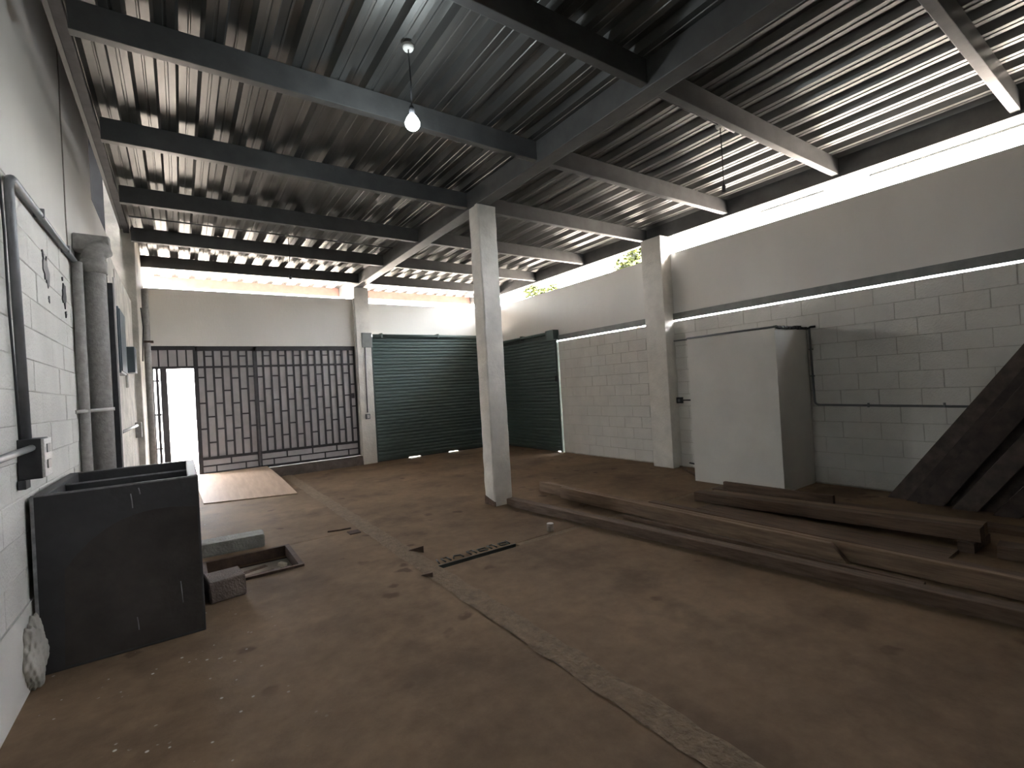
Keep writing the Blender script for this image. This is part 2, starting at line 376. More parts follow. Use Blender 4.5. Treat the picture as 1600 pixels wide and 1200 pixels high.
# ================================================================== left wall
wl = box('wall_left', XL - 0.15, XL - 0.006, YN, 6.02, -0.15, 2.86, M['mortar_left']); tag(wl, 'white painted block wall on the left', kind='structure')
lay_blocks(wl, XL, 1, 2.2, 6.0, 0.44, 12)
box('block_run', XL - 0.04, XL, YN, 2.2, 0, 2.86, M['block'], wl)
prism('smooth_plinth', [(XL + 0.012, 2.2, 0), (XL + 0.012, 6.0, 0), (XL + 0.004, 6.0, 0.44), (XL + 0.004, 2.2, 0.44)], (-0.03, 0, 0), M['white'], wl)
box('upper_panel', XL - 0.15, XL, YN, 5.60, 2.86, 5.5, M['plaster'], wl, bev=0.004)
box('upper_panel', XL - 0.15, XL - 0.002, 5.615, 7.36, 2.86, 5.5, M['plaster'], wl, bev=0.004)
prism('joint_seam', [(XL + 0.003, 5.585 + 0.012 * math.sin(z * 9) + w_, z) for w_, zs in ((0, [2.9, 3.2, 3.5, 3.8, 4.1, 4.4, 4.7, 5.0, 5.3]), (0.045, [5.3, 5.0, 4.7, 4.4, 4.1, 3.8, 3.5, 3.2, 2.9])) for z in zs], (-0.02, 0, 0), M['seam'], wl)
box('upper_panel', XL - 0.15, XL - 0.002, 7.36, 8.78, 2.86, 3.99, M['plaster'], wl, bev=0.004)
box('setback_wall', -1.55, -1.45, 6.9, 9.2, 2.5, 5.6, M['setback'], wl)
box('recess_light_cap', -1.55, -0.55, 7.36, 9.2, 5.40, 5.5, M['setback'], wl)  # lid added to keep daylight out of the recess
box('recess_light_blocker', -1.55, -0.76, 8.66, 8.75, 3.9, 5.5, M['setback'], wl)  # added end piece that stops sky light leaking into the recess
box('recess_light_blocker', -1.55, -0.9, 7.26, 7.36, 2.5, 5.5, M['setback'], wl)  # unseen closure added against the same light leak
# jog: lower wall standing forward behind the tank, and the taller end wall beside the gate
box('low_wall', XL - 0.15, -0.52, 5.98, 8.75, 0, 3.06, M['grime_plaster'], wl, bev=0.012, jit=0.004)
box('end_wall', XL - 0.15, -0.445, 8.75, YB + 0.08, 0, 4.35, M['grime_plaster'], wl, bev=0.012, jit=0.004)
o_ = box('lintel_block', XL, -0.485, 5.86, 6.0, 3.0, 3.15, M['pvc'], wl, bev=0.012, jit=0.004)
box('seam_strip', -0.525, -0.515, 6.55, 6.60, 1.2, 3.0, M['mortar'], wl)
box('end_wall_upper', XL - 0.15, -0.57, 8.75, 9.0, 4.3, 5.5, M['grime_plaster'], wl, bev=0.01)
# broken plaster holes, seen as dark ragged chips
def chip(y, z, s):
    pts = []
    for k in range(14):
        a = 2 * math.pi * k / 14; r = s * random.uniform(0.45, 1.0)
        pts.append((XL - 0.002, y + r * 1.15 * math.cos(a), z + r * 1.25 * math.sin(a)))
    o = prism('broken_hole', pts, (0.008, 0, 0), M['black'], wl); o['label'] = 'dark ragged hole in the paint'
chip(4.70, 2.52, 0.10); chip(5.33, 2.47, 0.10); chip(4.74, 2.33, 0.028); chip(4.62, 2.63, 0.025); chip(5.37, 2.32, 0.03); chip(5.29, 2.60, 0.02)
# cement lump at the foot of the wall by the tank
bm = bmesh.new(); bmesh.ops.create_icosphere(bm, subdivisions=5, radius=1.0)
for v in bm.verts:
    k = 1 + random.uniform(-0.012, 0.012) + 0.10 * math.sin(v.co.z * 6 + v.co.y * 5) + 0.06 * math.sin(v.co.y * 17 + v.co.x * 9) * math.cos(v.co.z * 14)
    v.co = Vector((v.co.x * 0.052 * k, v.co.y * 0.15 * k, v.co.z * 0.20 * k))
me = bpy.data.meshes.new('cement_lump'); bm.to_mesh(me); bm.free()
for p_ in me.polygons: p_.use_smooth = True
link('cement_lump', me, M['grime_plaster'], wl, (XL + 0.02, 3.74, 0.17))

# wall behind the viewer
wn = box('wall_near', XL - 0.15, XR + 0.15, YN - 0.15, YN, -0.15, 4.08, M['conc_dark']); tag(wn, 'bare concrete wall behind the viewer', kind='structure')

# ================================================================== roof
ce = thing('ceiling', 'ribbed galvanised steel deck roof on grey purlins', None, (3, 4, ZD), kind='structure')
PIT = 0.285; RB = 0.068
def deck_mesh(nr):
    prof = []
    for k in range(nr):
        x = k * PIT
        prof += [(x, 0), (x + 0.045, 0), (x + 0.05, 0.006), (x + 0.065, 0.006), (x + 0.07, 0), (x + 0.115, 0), (x + 0.137, RB), (x + 0.19, RB), (x + 0.195, RB - 0.006), (x + 0.205, RB - 0.006), (x + 0.21, RB), (x + 0.263, RB)]
    prof.append((nr * PIT, 0)); prof.append((nr * PIT + 0.03, 0.0))
    y0, y1 = YN - 0.3, 11.72
    V = []; Fc = []
    for dz in (0, 0.0015):
        for (x, z) in prof: V += [(x, y0, z + dz), (x, y1, z + dz)]
    n = len(prof)
    for i in range(n - 1):
        a = 2 * i; Fc.append((a, a + 2, a + 3, a + 1)); b = a + 2 * n; Fc.append((b, b + 1, b + 3, b + 2))
    me = mesh('deck_sheet', V, Fc); me.materials.append(M['deck']); return me
dm3 = deck_mesh(3)
for k in range(9):
    x = -0.60 + k * 3 * PIT
    o = bpy.data.objects.new('deck_sheet', dm3); COL.objects.link(o); o.parent = ce
    o.location = Vector((x, 0, ZD + 0.001 + 0.0016 * (k % 2))) - WORLD[ce.name]
PUR_Y = [-3.8, -2.2, -0.66, 0.90, 2.46, 3.92, 5.42, 7.0, 8.58, 10.1, 11.62]
def cbeam(name, x0, x1, y, parent, m='steel'):
    """purlin: box of two lipped channels, web 0.2 high"""
    w, z0, z1, t = 0.075, ZP, ZD, 0.006
    o = box(name, x0, x1, y, y + w, z0, z1, M[m], parent, bev=0.006)
    return o
for y in PUR_Y:
    mm = 'steel_warm_lit' if y > 11 else 'steel'
    cbeam('purlin', -0.47, 3.215, y, ce, mm); cbeam('purlin', 3.385, 6.80, y, ce, mm)
box('girder', 3.215, 3.385, YN, 11.7, 3.85, ZD, M['steel'], ce, bev=0.008)
box('edge_beam', 6.80, 6.87, YN, 11.7, 3.845, ZD, M['steel'], ce, bev=0.006)
box('edge_beam', -0.56, -0.49, YN, 8.74, 4.03, ZD, M['steel_dark'], ce, bev=0.006)
prism('gap_light_blocker', [(-0.562, YN, 4.10), (-0.555, YN, 4.10), (-0.742, YN, 5.48), (-0.75, YN, 5.48)], (0, 11.36, 0), M['deck'], ce)  # sloped sheet added to block daylight through the left roof gap
box('gap_light_blocker', -0.565, -0.555, 7.36, 8.75, 4.09, 5.5, M['deck'], ce)  # upright piece of the added light blocker, in front of the recess
box('gap_light_blocker', -0.60, -0.445, 8.75, 11.7, 4.09, 4.45, M['deck'], ce)
prism('gutter', [(7.05, YN, 4.10), (7.05, YN, 3.96), (7.20, YN, 3.96), (7.20, YN, 4.10), (7.19, YN, 4.10), (7.19, YN, 3.97), (7.06, YN, 3.97), (7.06, YN, 4.10)], (0, 15.6, 0), M['conduit_w'], ce)
box('gutter_flashing', 6.85, 7.06, YN, 11.6, 4.085, 4.095, M['conduit_w'], ce)
for y0_, y1_ in ((0.4, 2.25), (2.75, 3.6)): box('gutter_lip', 7.10, 7.115, y0_, y1_, 3.83, 3.858, M['channel'], ce)
# roof-mounted wiring
tube('roof_conduit', [(-0.45, 8.05, 4.06), (1.5, 8.06, 4.06), (3.2, 8.05, 4.06)], 0.011, M['conduit'], ce, 6)
tube('roof_conduit', [(3.4, 2.72, 4.06), (4.7, 2.73, 4.06), (4.95, 2.73, 4.06)], 0.011, M['conduit'], ce, 6)

# ================================================================== centre pillar
pc = thing('concrete_pillar', 'white painted square pillar standing alone in the middle of the floor', 'pillar', (3.335, 5.255, 0))
bm = bmesh.new(); n = 26; V = []; Fc = []
hx, hy, c_ = 0.135, 0.12, 0.014
prof = [(-hx + c_, -hy), (hx - c_, -hy), (hx, -hy + c_), (hx, hy - c_), (hx - c_, hy), (-hx + c_, hy), (-hx, hy - c_), (-hx, -hy + c_)]
for i in range(n + 1):
    z = 3.85 * i / n
    for (a, b) in prof: V.append((a + random.uniform(-.004, .004), b + random.uniform(-.004, .004), z))
for i in range(n):
    for k in range(8): Fc.append((i * 8 + k, i * 8 + (k + 1) % 8, (i + 1) * 8 + (k + 1) % 8, (i + 1) * 8 + k))
Fc += [tuple(reversed(range(8))), tuple(range(n * 8, n * 8 + 8))]
bm.free(); me = mesh('shaft', V, Fc); recalc(me)
link('shaft', me, M['pillar'], pc, (3.335, 5.255, 0))
prism('base_band', [(3.196, 5.13, 0), (3.196, 5.372, 0), (3.196, 5.372, 0.115), (3.196, 5.13, 0.055)], (0.012, 0, 0), M['brown_stain'], pc)['label'] = 'brown scuffed band at the foot'
box('cap_plate', 3.20, 3.47, 5.13, 5.38, 3.838, 3.849, M['steel'], pc)

# ================================================================== plastered box by the right wall
bx = thing('plastered_enclosure', 'tall white plastered box built against the block wall', 'enclosure', (6.4, 3.58, 0))
box('body', 6.0, XR - 0.001, 2.95, 4.19, 0, 2.03, M['white'], bx, bev=0.008, jit=0.003)
V, Fc = [], []
tube('top_edge_conduit', [(6.0, 4.19, 2.04), (5.995, 3.6, 2.043), (6.0, 2.95, 2.042)], 0.013, M['conduit'], bx, 8)
for k in range(9):
    x = 6.02 + k * 0.09
    box('mortar_crust', x, x + 0.085, 2.93, 2.99, 2.02, 2.055 + random.uniform(-.008, .012), M['black'], bx, bev=0.008, jit=0.006)

# wall conduit with drop
co = thing('wall_conduit', 'thin dark conduit dropping beside the plastered box then running right', 'conduit', (6.8, 2.85, 1.0))
tube('drop_pipe', bend((6.815, 2.915, 2.03), (6.815, 2.90, 1.03), (6.815, 0.9, 1.0), 0.06), 0.013, M['conduit'], co, 8)
tube('drop_pipe', [(6.815, 2.93, 2.03), (6.815, 2.90, 2.05), (6.815, 2.84, 2.05)], 0.014, M['black'], co, 8)
for z in (1.4, 1.75): box('clip', 6.80, 6.829, 2.885, 2.93, z, z + 0.015, M['conduit'], co)
for y in (1.6, 2.3): box('clip', 6.80, 6.829, y, y + 0.015, 1.0, 1.05, M['conduit'], co)
co2 = tube('wall_conduit', [(6.81, 5.0, 2.10), (6.81, 4.5, 2.095), (6.81, 4.2, 2.09)], 0.013, M['conduit']); tag(co2, 'short conduit between right pilaster and top of plastered box', 'conduit')

ou = thing('wall_outlet', 'small black outlet box on the block wall beside the pilaster', 'outlet', (6.81, 4.98, 1.1))
obx = box('back_box', 6.775, XR - 0.002, 4.90, 5.0, 1.06, 1.16, M['black'], ou, bev=0.006)
box('socket', 6.768, 6.776, 4.925, 4.965, 1.085, 1.13, M['conduit'], obx)
tube('feed_pipe', [(6.80, 4.90, 1.11), (6.80, 4.70, 1.11)], 0.011, M['black'], ou, 8)

# ================================================================== roller shutters
def shutter(name, label, ax, a0, a1, ztop, pos, inward, slits=()):
    """ax 'x': curtain in the XZ plane at y=pos; ax 'y': curtain in the YZ plane at x=pos. inward = -1 towards the viewer side"""
    mid = (a0 + a1) / 2
    T = thing(name, label, 'shutter', (mid, pos, 0) if ax == 'x' else (pos, mid, 0))
    def bb(nm, u0, u1, d0, d1, z0, z1, m, parent=T, bev=0.0):
        d0, d1 = pos + inward * d0, pos + inward * d1
        d0, d1 = min(d0, d1), max(d0, d1)
        return box(nm, u0, u1, d0, d1, z0, z1, m, parent, bev) if ax == 'x' else box(nm, d0, d1, u0, u1, z0, z1, m, parent, bev)
    P = 0.075; ns = int((ztop - 0.06) / P)
    L = a1 - a0; V = []; Fc = []
    prof = [(0.0, 0.0), (0.016, 0.010), (0.022, 0.030), (0.018, 0.052), (0.004, 0.066), (0.0, 0.075), (-0.006, 0.075), (-0.006, 0.0)]
    for u in (-L / 2, L / 2):
        for d, z in prof: V.append((u, inward * d, z) if ax == 'x' else (inward * d, u, z))
    k = len(prof)
    Fc = [tuple(range(k)), tuple(range(k, 2 * k))] + [(i, (i + 1) % k, k + (i + 1) % k, k + i) for i in range(k)]
    sm = mesh('slat', V, Fc); recalc(sm); sm.materials.append(M['shutter'])
    for i in range(ns):
        o = bpy.data.objects.new('slat', sm); COL.objects.link(o); o.parent = T
        o.location = Vector((mid, pos, 0.06 + i * P) if ax == 'x' else (pos, mid, 0.06 + i * P)) - WORLD[T.name]
    bb('bottom_bar', a0, a1, -0.006, 0.022, 0.018, 0.062, M['shutter_dark'])
    e = a0
    for s0, s1 in list(slits) + [(a1, a1)]:
        if s0 > e: bb('bottom_seal', e, s0, 0.0, 0.014, 0.0, 0.020, M['black'])
        e = s1
    bb('guide_rail', a0 - 0.05, a0 + 0.01, -0.03, 0.045, 0, ztop + 0.02, M['shutter_dark'], bev=0.004)
    bb('guide_rail', a1 - 0.01, a1 + 0.05, -0.03, 0.045, 0, ztop + 0.02, M['shutter_dark'], bev=0.004)
    zt = 0.06 + ns * P
    bb('curtain_top', a0, a1, -0.03, 0.03, zt - 0.005, ztop + 0.03, M['shutter_dark'])
    p = (lambda u, d, z: (u, pos + inward * d, z)) if ax == 'x' else (lambda u, d, z: (pos + inward * d, u, z))
    tube('roller_shaft', [p(a0, 0.09, ztop + 0.045), p(mid, 0.09, ztop + 0.045), p(a1, 0.09, ztop + 0.045)], 0.035, M['shutter'], T, 12)
    for u in [a0 + 0.2, mid, a1 - 0.2]:
        bb('shaft_bracket', u - 0.02, u + 0.02, -0.02, 0.13, ztop + 0.0, ztop + 0.10, M['shutter_dark'], bev=0.003)
    return T, bb
sh1, bb1 = shutter('roller_shutter', 'wide grey-green roller shutter closed beside the lattice gate', 'x', 3.55, 6.72, 2.76, YB - 0.10, -1, [(4.27, 4.56), (5.30, 5.56)])
sh2, bb2 = shutter('roller_shutter', 'narrow grey-green roller shutter closed in the side wall, next to the blockwork', 'y', 8.06, 10.38, 2.58, XR + 0.02, -1, [(8.06, 8.2)])
bb2('end_box', 7.97, 8.20, 0.0, 0.16, 2.46, 2.68, M['shutter'], bev=0.006)
bb2('lock_lug', 8.03, 8.09, 0.04, 0.08, 1.55, 1.68, M['black'], bev=0.006)

# ================================================================== lattice gate
GY = 10.50
def lattice(T, x0, x1, z0, z1, zr, zt):
    """bars of a leaf: lower band z0-zr, main field zr-zt, top band zt-z1"""
    f = 0.045
    box('frame_rail', x0, x1, GY - 0.02, GY + 0.02, z1 - 0.085, z1, M['gate_bar'], T)
    box('frame_rail', x0, x1, GY - 0.02, GY + 0.02, z0, z0 + f, M['gate_bar'], T)
    box('cross_rail', x0, x1, GY - 0.018, GY + 0.018, zt - 0.018, zt + 0.018, M['gate_bar'], T)
    box('cross_rail', x0, x1, GY - 0.018, GY + 0.018, zr - 0.025, zr + 0.025, M['gate_bar'], T)
    box('frame_stile', x0, x0 + 0.035, GY - 0.02, GY + 0.02, z0, z1, M['gate_bar'], T)
    box('frame_stile', x1 - 0.035, x1, GY - 0.02, GY + 0.02, z0, z1, M['gate_bar'], T)
    n = max(1, round((x1 - x0) / 0.136)); dx = (x1 - x0) / n
    for i in range(1, n): box('upright_bar', x0 + i * dx - 0.017, x0 + i * dx + 0.017, GY - 0.015, GY + 0.015, zr, z1 - 0.06, M['gate_bar'], T)
    H = (zt - zr) / 3.55
    for i in range(n):
        off = 0.62 * H if i % 2 else 1.12 * H
        z = zr + off + random.uniform(-.015, .015)
        while z < zt - 0.12:
            box('rung', x0 + i * dx + 0.012, x0 + (i + 1) * dx - 0.012, GY - 0.011, GY + 0.011, z - 0.014, z + 0.014, M['gate_bar'], T); z += H
        if i % 2: box('rung', x0 + i * dx + 0.012, x0 + (i + 1) * dx - 0.012, GY - 0.011, GY + 0.011, zt + 0.19, zt + 0.212, M['gate_bar'], T)
    zm = (z0 + zr) / 2 + 0.01
    box('cross_rail', x0, x1, GY - 0.012, GY + 0.012, zm - 0.012, zm + 0.012, M['gate_bar'], T)
    k = max(1, int((x1 - x0) / 0.42)); d2 = (x1 - x0) / k
    for i in range(k):
        for (za, zb, o) in ((zm, zr, 0.0), (z0, zm, 0.5)):
            x = x0 + (i + o) * d2
            if x0 + 0.05 < x < x1 - 0.05: box('rung', x - 0.011, x + 0.011, GY - 0.011, GY + 0.011, za, zb, M['gate_bar'], T)
    box('infill_sheet', x0 + 0.006, x1 - 0.006, GY + 0.022, GY + 0.03, z0 + 0.01, z1 - 0.005, M['gate_sheet'], T)
g1 = thing('gate_leaf', 'narrow lattice gate leaf beside the bright open doorway', 'gate', (0.75, GY, 0.2)); lattice(g1, 0.263, 1.228, 0.201, 2.575, 0.50, 2.19)
g2 = thing('gate_leaf', 'wide lattice gate leaf reaching the pilaster by the shutter', 'gate', (2.2, GY, 0.2)); lattice(g2, 1.231, 3.166, 0.201, 2.575, 0.50, 2.19)
box('lock_box', 3.03, 3.10, GY - 0.05, GY - 0.02, 1.45, 1.56, M['gate_bar'], g2, bev=0.005)
g3 = thing('gate_surround', 'dark steel frame and transom around the bright open doorway', 'gate surround', (-0.08, GY, 0.2))
for a, b in ((-0.44, -0.365), (-0.335, -0.295), (-0.272, -0.175)): box('post', a, b, GY - 0.025, GY + 0.025, 0.2, 2.2, M['gate_bar'], g3)
box('post', 0.228, 0.262, GY - 0.025, GY + 0.025, 0.2, 2.58, M['gate_bar'], g3)
box('transom_rail', -0.43, 0.228, GY - 0.022, GY + 0.022, 2.17, 2.215, M['gate_bar'], g3)
box('transom_rail', -0.43, 0.228, GY - 0.022, GY + 0.022, 2.51, 2.58, M['gate_bar'], g3)
for k in range(5): box('upright_bar', -0.43 + k * 0.136, -0.406 + k * 0.136, GY - 0.012, GY + 0.012, 2.2, 2.52, M['gate_bar'], g3)
box('infill_sheet', -0.44, 0.25, GY + 0.026, GY + 0.034, 2.2, 2.57, M['gate_sheet'], g3)
for z in (0.75, 1.35, 1.95): box('tie', -0.375, -0.275, GY - 0.008, GY + 0.008, z, z + 0.03, M['gate_bar'], g3)

# ================================================================== water tank by the left wall
tk = thing('water_tank', 'black open rectangular tank against the left wall', 'tank', (-0.30, 4.45, 0))
tx0, tx1, ty0, ty1, tz = XL + 0.022, 0.075, 3.84, 5.02, 1.03
box('front_wall', tx0, tx1, ty0, ty0 + 0.06, 0, tz, M['tank'], tk, bev=0.008)
box('back_wall', tx0, tx1, ty1 - 0.06, ty1, 0, tz, M['tank'], tk, bev=0.008)
box('side_wall', tx0, tx0 + 0.06, ty0 + 0.06, ty1 - 0.06, 0, tz, M['tank'], tk, bev=0.008)
box('side_wall', tx1 - 0.06, tx1, ty0 + 0.06, ty1 - 0.06, 0, tz, M['tank'], tk, bev=0.008)
box('tank_base', tx0 + 0.06, tx1 - 0.06, ty0 + 0.06, ty1 - 0.06, 0, 0.08, M['tank'], tk)
arc = [(0.06, 0.02)] + [(0.06 - 0.66 * t, 0.78 + 0.075 * math.sin(math.pi * (0.22 + 0.78 * t)) - 0.20 * t ** 4) for t in [i / 12 for i in range(13)]] + [(-0.62, 0.02)]
prism('dusty_face', [(x, ty0 - 0.0015, z) for x, z in arc], (0, 0.004, 0), M['tank_dust'], tk)['label'] = 'brownish dusty lower part with an arched upper edge'
box('divider', tx0 + 0.06, tx1 - 0.06, 4.44, 4.48, 0.08, tz - 0.02, M['tank'], tk)
box('rim_strip', tx0, tx1, ty0 - 0.003, ty0 + 0.006, tz - 0.006, tz + 0.004, M['tank_edge'], tk)
box('rim_strip', tx0 + 0.06, tx1 - 0.06, 4.437, 4.446, tz - 0.026, tz - 0.016, M['tank_edge'], tk)
box('corner_strip', tx0 - 0.004, tx0 + 0.012, ty0 - 0.003, ty0 + 0.006, 0.0, tz, M['tank_edge'], tk)
for x, z0, z1 in ((-0.28, 0.88, 0.97), (-0.24, 0.96, 1.0), (-0.28, 0.12, 0.2), (-0.05, 0.22, 0.36)):
    tube('drip_mark', [(x, ty0 - 0.001, z1), (x + 0.004, ty0 - 0.001, (z0 + z1) / 2), (x + 0.006, ty0 - 0.001, z0)], 0.003, M['tank_edge'], tk, 5)

# ================================================================== electrics on the left wall
lc = thing('wall_conduit', 'thick grey conduit rising and bending along the left wall', 'conduit', (XL, 3.75, 1.35))
tube('pipe', bend((XL + 0.03, 3.79, 1.36), (XL + 0.03, 3.69, 2.83), (XL + 0.03, 5.7, 2.85), 0.10), 0.022, M['conduit'], lc, 12)
tube('pipe_end', [(XL + 0.03, 5.70, 2.85), (XL + 0.03, 6.0, 2.855)], 0.014, M['conduit_w'], lc, 8)
for y in (4.4, 5.3): box('clip', XL, XL + 0.056, y, y + 0.02, 2.82, 2.88, M['conduit'], lc)
tube('loose_cable', [(XL + 0.012, 3.74, 1.36), (XL + 0.014, 3.705, 1.7), (XL + 0.012, 3.66, 2.1), (XL + 0.014, 3.64, 2.5), (XL + 0.012, 3.6, 2.8)], 0.006, M['black'], lc, 6)
sb = thing('switch_box', 'dark junction box with worn outlet plate on the left wall', 'outlet', (XL, 3.85, 1.12))
box('housing', XL + 0.001, XL + 0.10, 3.72, 3.90, 1.14, 1.365, M['steel_dark'], sb, bev=0.006)
box('housing_tail', XL + 0.001, XL + 0.035, 3.70, 3.80, 1.09, 1.14, M['steel_dark'], sb, bev=0.004)
cvp = box('cover_plate', XL + 0.098, XL + 0.112, 3.72, 3.905, 1.145, 1.36, M['plate'], sb, bev=0.004)
for z in (1.19, 1.28): box('socket', XL + 0.111, XL + 0.118, 3.77, 3.85, z, z + 0.05, M['conduit'], cvp, bev=0.003)
fc = tube('feed_conduit', [(XL + 0.06, 2.2, 1.29), (XL + 0.06, 3.0, 1.30), (XL + 0.06, 3.725, 1.315)], 0.018, M['conduit']); tag(fc, 'grey conduit entering the dark junction box from the near side', 'conduit')

dp = thing('drain_pipe', 'thick grey cement downpipe behind the black tank', 'pipe', (-0.62, 5.85, 0))
tube('downpipe', bend((-0.605, 5.86, 0.0), (-0.605, 5.86, 2.98), (-0.52, 5.90, 3.04), 0.05), 0.085, M['pvc'], dp, 18)
tube('collar', [(-0.605, 5.86, 2.78), (-0.605, 5.86, 2.9)], 0.098, M['pvc'], dp, 18)
tube('stay_rod', [(XL + 0.0, 5.55, 1.50), (-0.66, 5.74, 1.505), (-0.50, 5.76, 1.51)], 0.016, M['conduit_w'], dp, 8)
dp2 = tube('side_pipe', [(XL + 0.045, 5.70, 0), (XL + 0.045, 5.70, 1.5), (XL + 0.045, 5.70, 2.84)], 0.04, M['pvc']); tag(dp2, 'slim brown-grey pipe left of the cement downpipe', 'pipe')
js = thing('door_jamb', 'narrow dark steel jamb right of the cement downpipe', 'jamb', (-0.505, 5.96, 0))
box('jamb_bar', -0.525, -0.485, 5.935, 5.978, 0, 2.72, M['steel_dark'], js, bev=0.004)
box('jamb_edge', -0.484, -0.470, 5.94, 5.978, 0, 2.78, M['conduit_w'], js, bev=0.003)
pn = thing('breaker_panel', 'flat dark green panel box on the jogged left wall', 'panel', (-0.48, 6.3, 2.0))
cs = box('case', -0.519, -0.46, 6.05, 6.62, 1.86, 2.52, M['panel'], pn, bev=0.006)
box('case_lid', -0.46, -0.45, 6.07, 6.60, 1.88, 2.50, M['panel'], cs, bev=0.004)
pb = thing('pull_box', 'small dark square box further along the jogged left wall', 'outlet', (-0.48, 7.3, 2.0))
box('case', -0.519, -0.41, 7.05, 7.35, 1.92, 2.22, M['panel'], pb, bev=0.006)
tube('tail', [(-0.50, 7.2, 1.92), (-0.50, 7.2, 1.75)], 0.014, M['conduit_w'], pb, 8)
hp = thing('handrail_pipe', 'short pale pipe with end fitting on the far left wall', 'pipe', (-0.5, 6.9, 1.2))
tube('pipe', [(-0.495, 6.15, 1.27), (-0.495, 8.3, 1.27)], 0.018, M['conduit_w'], hp, 8)
box('end_fitting', -0.519, -0.45, 8.28, 8.44, 1.10, 1.31, M['pvc'], hp, bev=0.008)
vp = thing('corner_pipe', 'vertical cement pipe with clamp in the corner left of the doorway', 'pipe', (-0.395, 9.6, 0))
tube('pipe', [(-0.395, 9.6, 0), (-0.395, 9.6, 1.8), (-0.39, 9.6, 3.4)], 0.046, M['pvc'], vp, 12)
box('clamp', -0.445, -0.31, 9.54, 9.66, 2.54, 2.57, M['rust'], vp)
tube('hanging_wire', [(-0.42, 9.0, 3.0), (-0.40, 8.95, 2.7), (-0.42, 9.05, 2.5), (-0.43, 9.0, 2.2)], 0.009, M['black'], vp, 6)

# ================================================================== lamps
def pendant(label, x, y, zb, lit=False):
    T = thing('pendant_lamp', label, 'lamp', (x, y, ZD))
    tube('ceiling_rose', [(x, y, 4.06), (x, y, 4.03)], [0.05, 0.035], M['conduit_w'], T, 12)
    tube('wire', [(x, y, 4.03), (x + 0.006, y, (4.03 + zb) / 2), (x, y, zb + 0.06)], 0.005, M['black'], T, 6)
    lh = tube('lampholder', [(x, y, zb + 0.07), (x, y, zb + 0.05), (x, y, zb)], [0.012, 0.02, 0.021], M['black'], T, 10)
    if lit:
        bm = bmesh.new(); bmesh.ops.create_uvsphere(bm, u_segments=16, v_segments=12, radius=0.055)
        for v in bm.verts:
            if v.co.z > 0: v.co.z *= 1.35; v.co.x *= 1 - 0.45 * v.co.z / 0.075; v.co.y *= 1 - 0.45 * v.co.z / 0.075
        me = bpy.data.meshes.new('bulb'); bm.to_mesh(me); bm.free()
        for p in me.polygons: p.use_smooth = True
        link('bulb', me, M['bulb'], lh, (x, y, zb - 0.058))
pendant('glowing bare bulb hanging on a wire below the steel deck', 1.50, 3.25, 3.545, True)
pendant('empty lampholder on a wire near the gate wall', 1.50, 8.06, 3.38)
pendant('empty lampholder on a wire near the right roof edge', 4.69, 2.73, 3.38)

# ================================================================== sheet, blocks and debris on the floor
# plywood sheet laid as a ramp onto the gate curb
P = [Vector((0.22, 8.62, 0.002)), Vector((1.46, 8.22, 0.002)), Vector((1.33, 10.42, 0.222)), Vector((0.12, 10.42, 0.222))]
nrm = (P[1] - P[0]).cross(P[3] - P[0]).normalized()
N = 8; V = []; Fc = []
for layer in (0, 0.014):
    for j in range(N + 1):
        for i in range(N + 1):
            a, b = i / N, j / N
            p = (P[0] * (1 - a) + P[1] * a) * (1 - b) + (P[3] * (1 - a) + P[2] * a) * b
            p = p + Vector((0, 0, 0.02 * math.sin(math.pi * b))) + nrm * layer
            V.append(p - Vector((0.8, 9.3, 0)))
q = (N + 1) ** 2
for j in range(N):
    for i in range(N):
        a = j * (N + 1) + i; f = (a, a + 1, a + N + 2, a + N + 1)
        Fc.append(tuple(reversed(f))); Fc.append(tuple(k + q for k in f))
rim = [i for i in range(N + 1)] + [(j + 1) * (N + 1) - 1 for j in range(1, N + 1)] + [N * (N + 1) + i for i in range(N - 1, -1, -1)] + [j * (N + 1) for j in range(N - 1, 0, -1)]
for k in range(len(rim)):
    a, b = rim[k], rim[(k + 1) % len(rim)]; Fc.append((a, b, b + q, a + q))
me = mesh('plywood_sheet', V, Fc); recalc(me)
tag(link('plywood_sheet', me, M['ply'], None, (0.8, 9.3, 0)), 'tan plywood sheet laid as a ramp up to the gate', 'plywood')

def rough_block(name, x0, x1, y0, y1, h, m, label, rot=0.0, bev=0.014, holes=False):
    o = box(name, x0, x1, y0, y1, 0, h, m, None, bev=bev, jit=0.004); o.rotation_euler = (0, 0, rot); return tag(o, label, 'block')
rough_block('concrete_block', 0.10, 0.66, 5.60, 5.82, 0.13, M['conc'], 'long grey concrete block lying behind the floor pit', -0.06)
rough_block('masonry_block', 0.10, 0.345, 4.30, 4.58, 0.16, M['brownblock'], 'brown masonry block in front of the floor pit beside the tank', 0.12)
pl = beam('scrap_board', (0.30, 5.17, -0.116), (0.62, 5.28, -0.116), 0.07, 0.02, M['wood_c']); tag(pl, 'grey scrap board lying inside the floor pit', 'board')
pl = beam('scrap_board', (0.28, 5.06, -0.115), (0.66, 5.10, -0.115), 0.05, 0.025, M['wood_b']); tag(pl, 'narrow brown scrap stick inside the floor pit', 'board')
cc = box('cream_chip', 0.725, 0.765, 5.09, 5.21, -0.128, -0.075, M['cream'], None, bev=0.012, jit=0.005); cc.rotation_euler = (0.0, 0, 0.35); tag(cc, 'cream coloured chip of rubble in the pit corner', 'rubble')
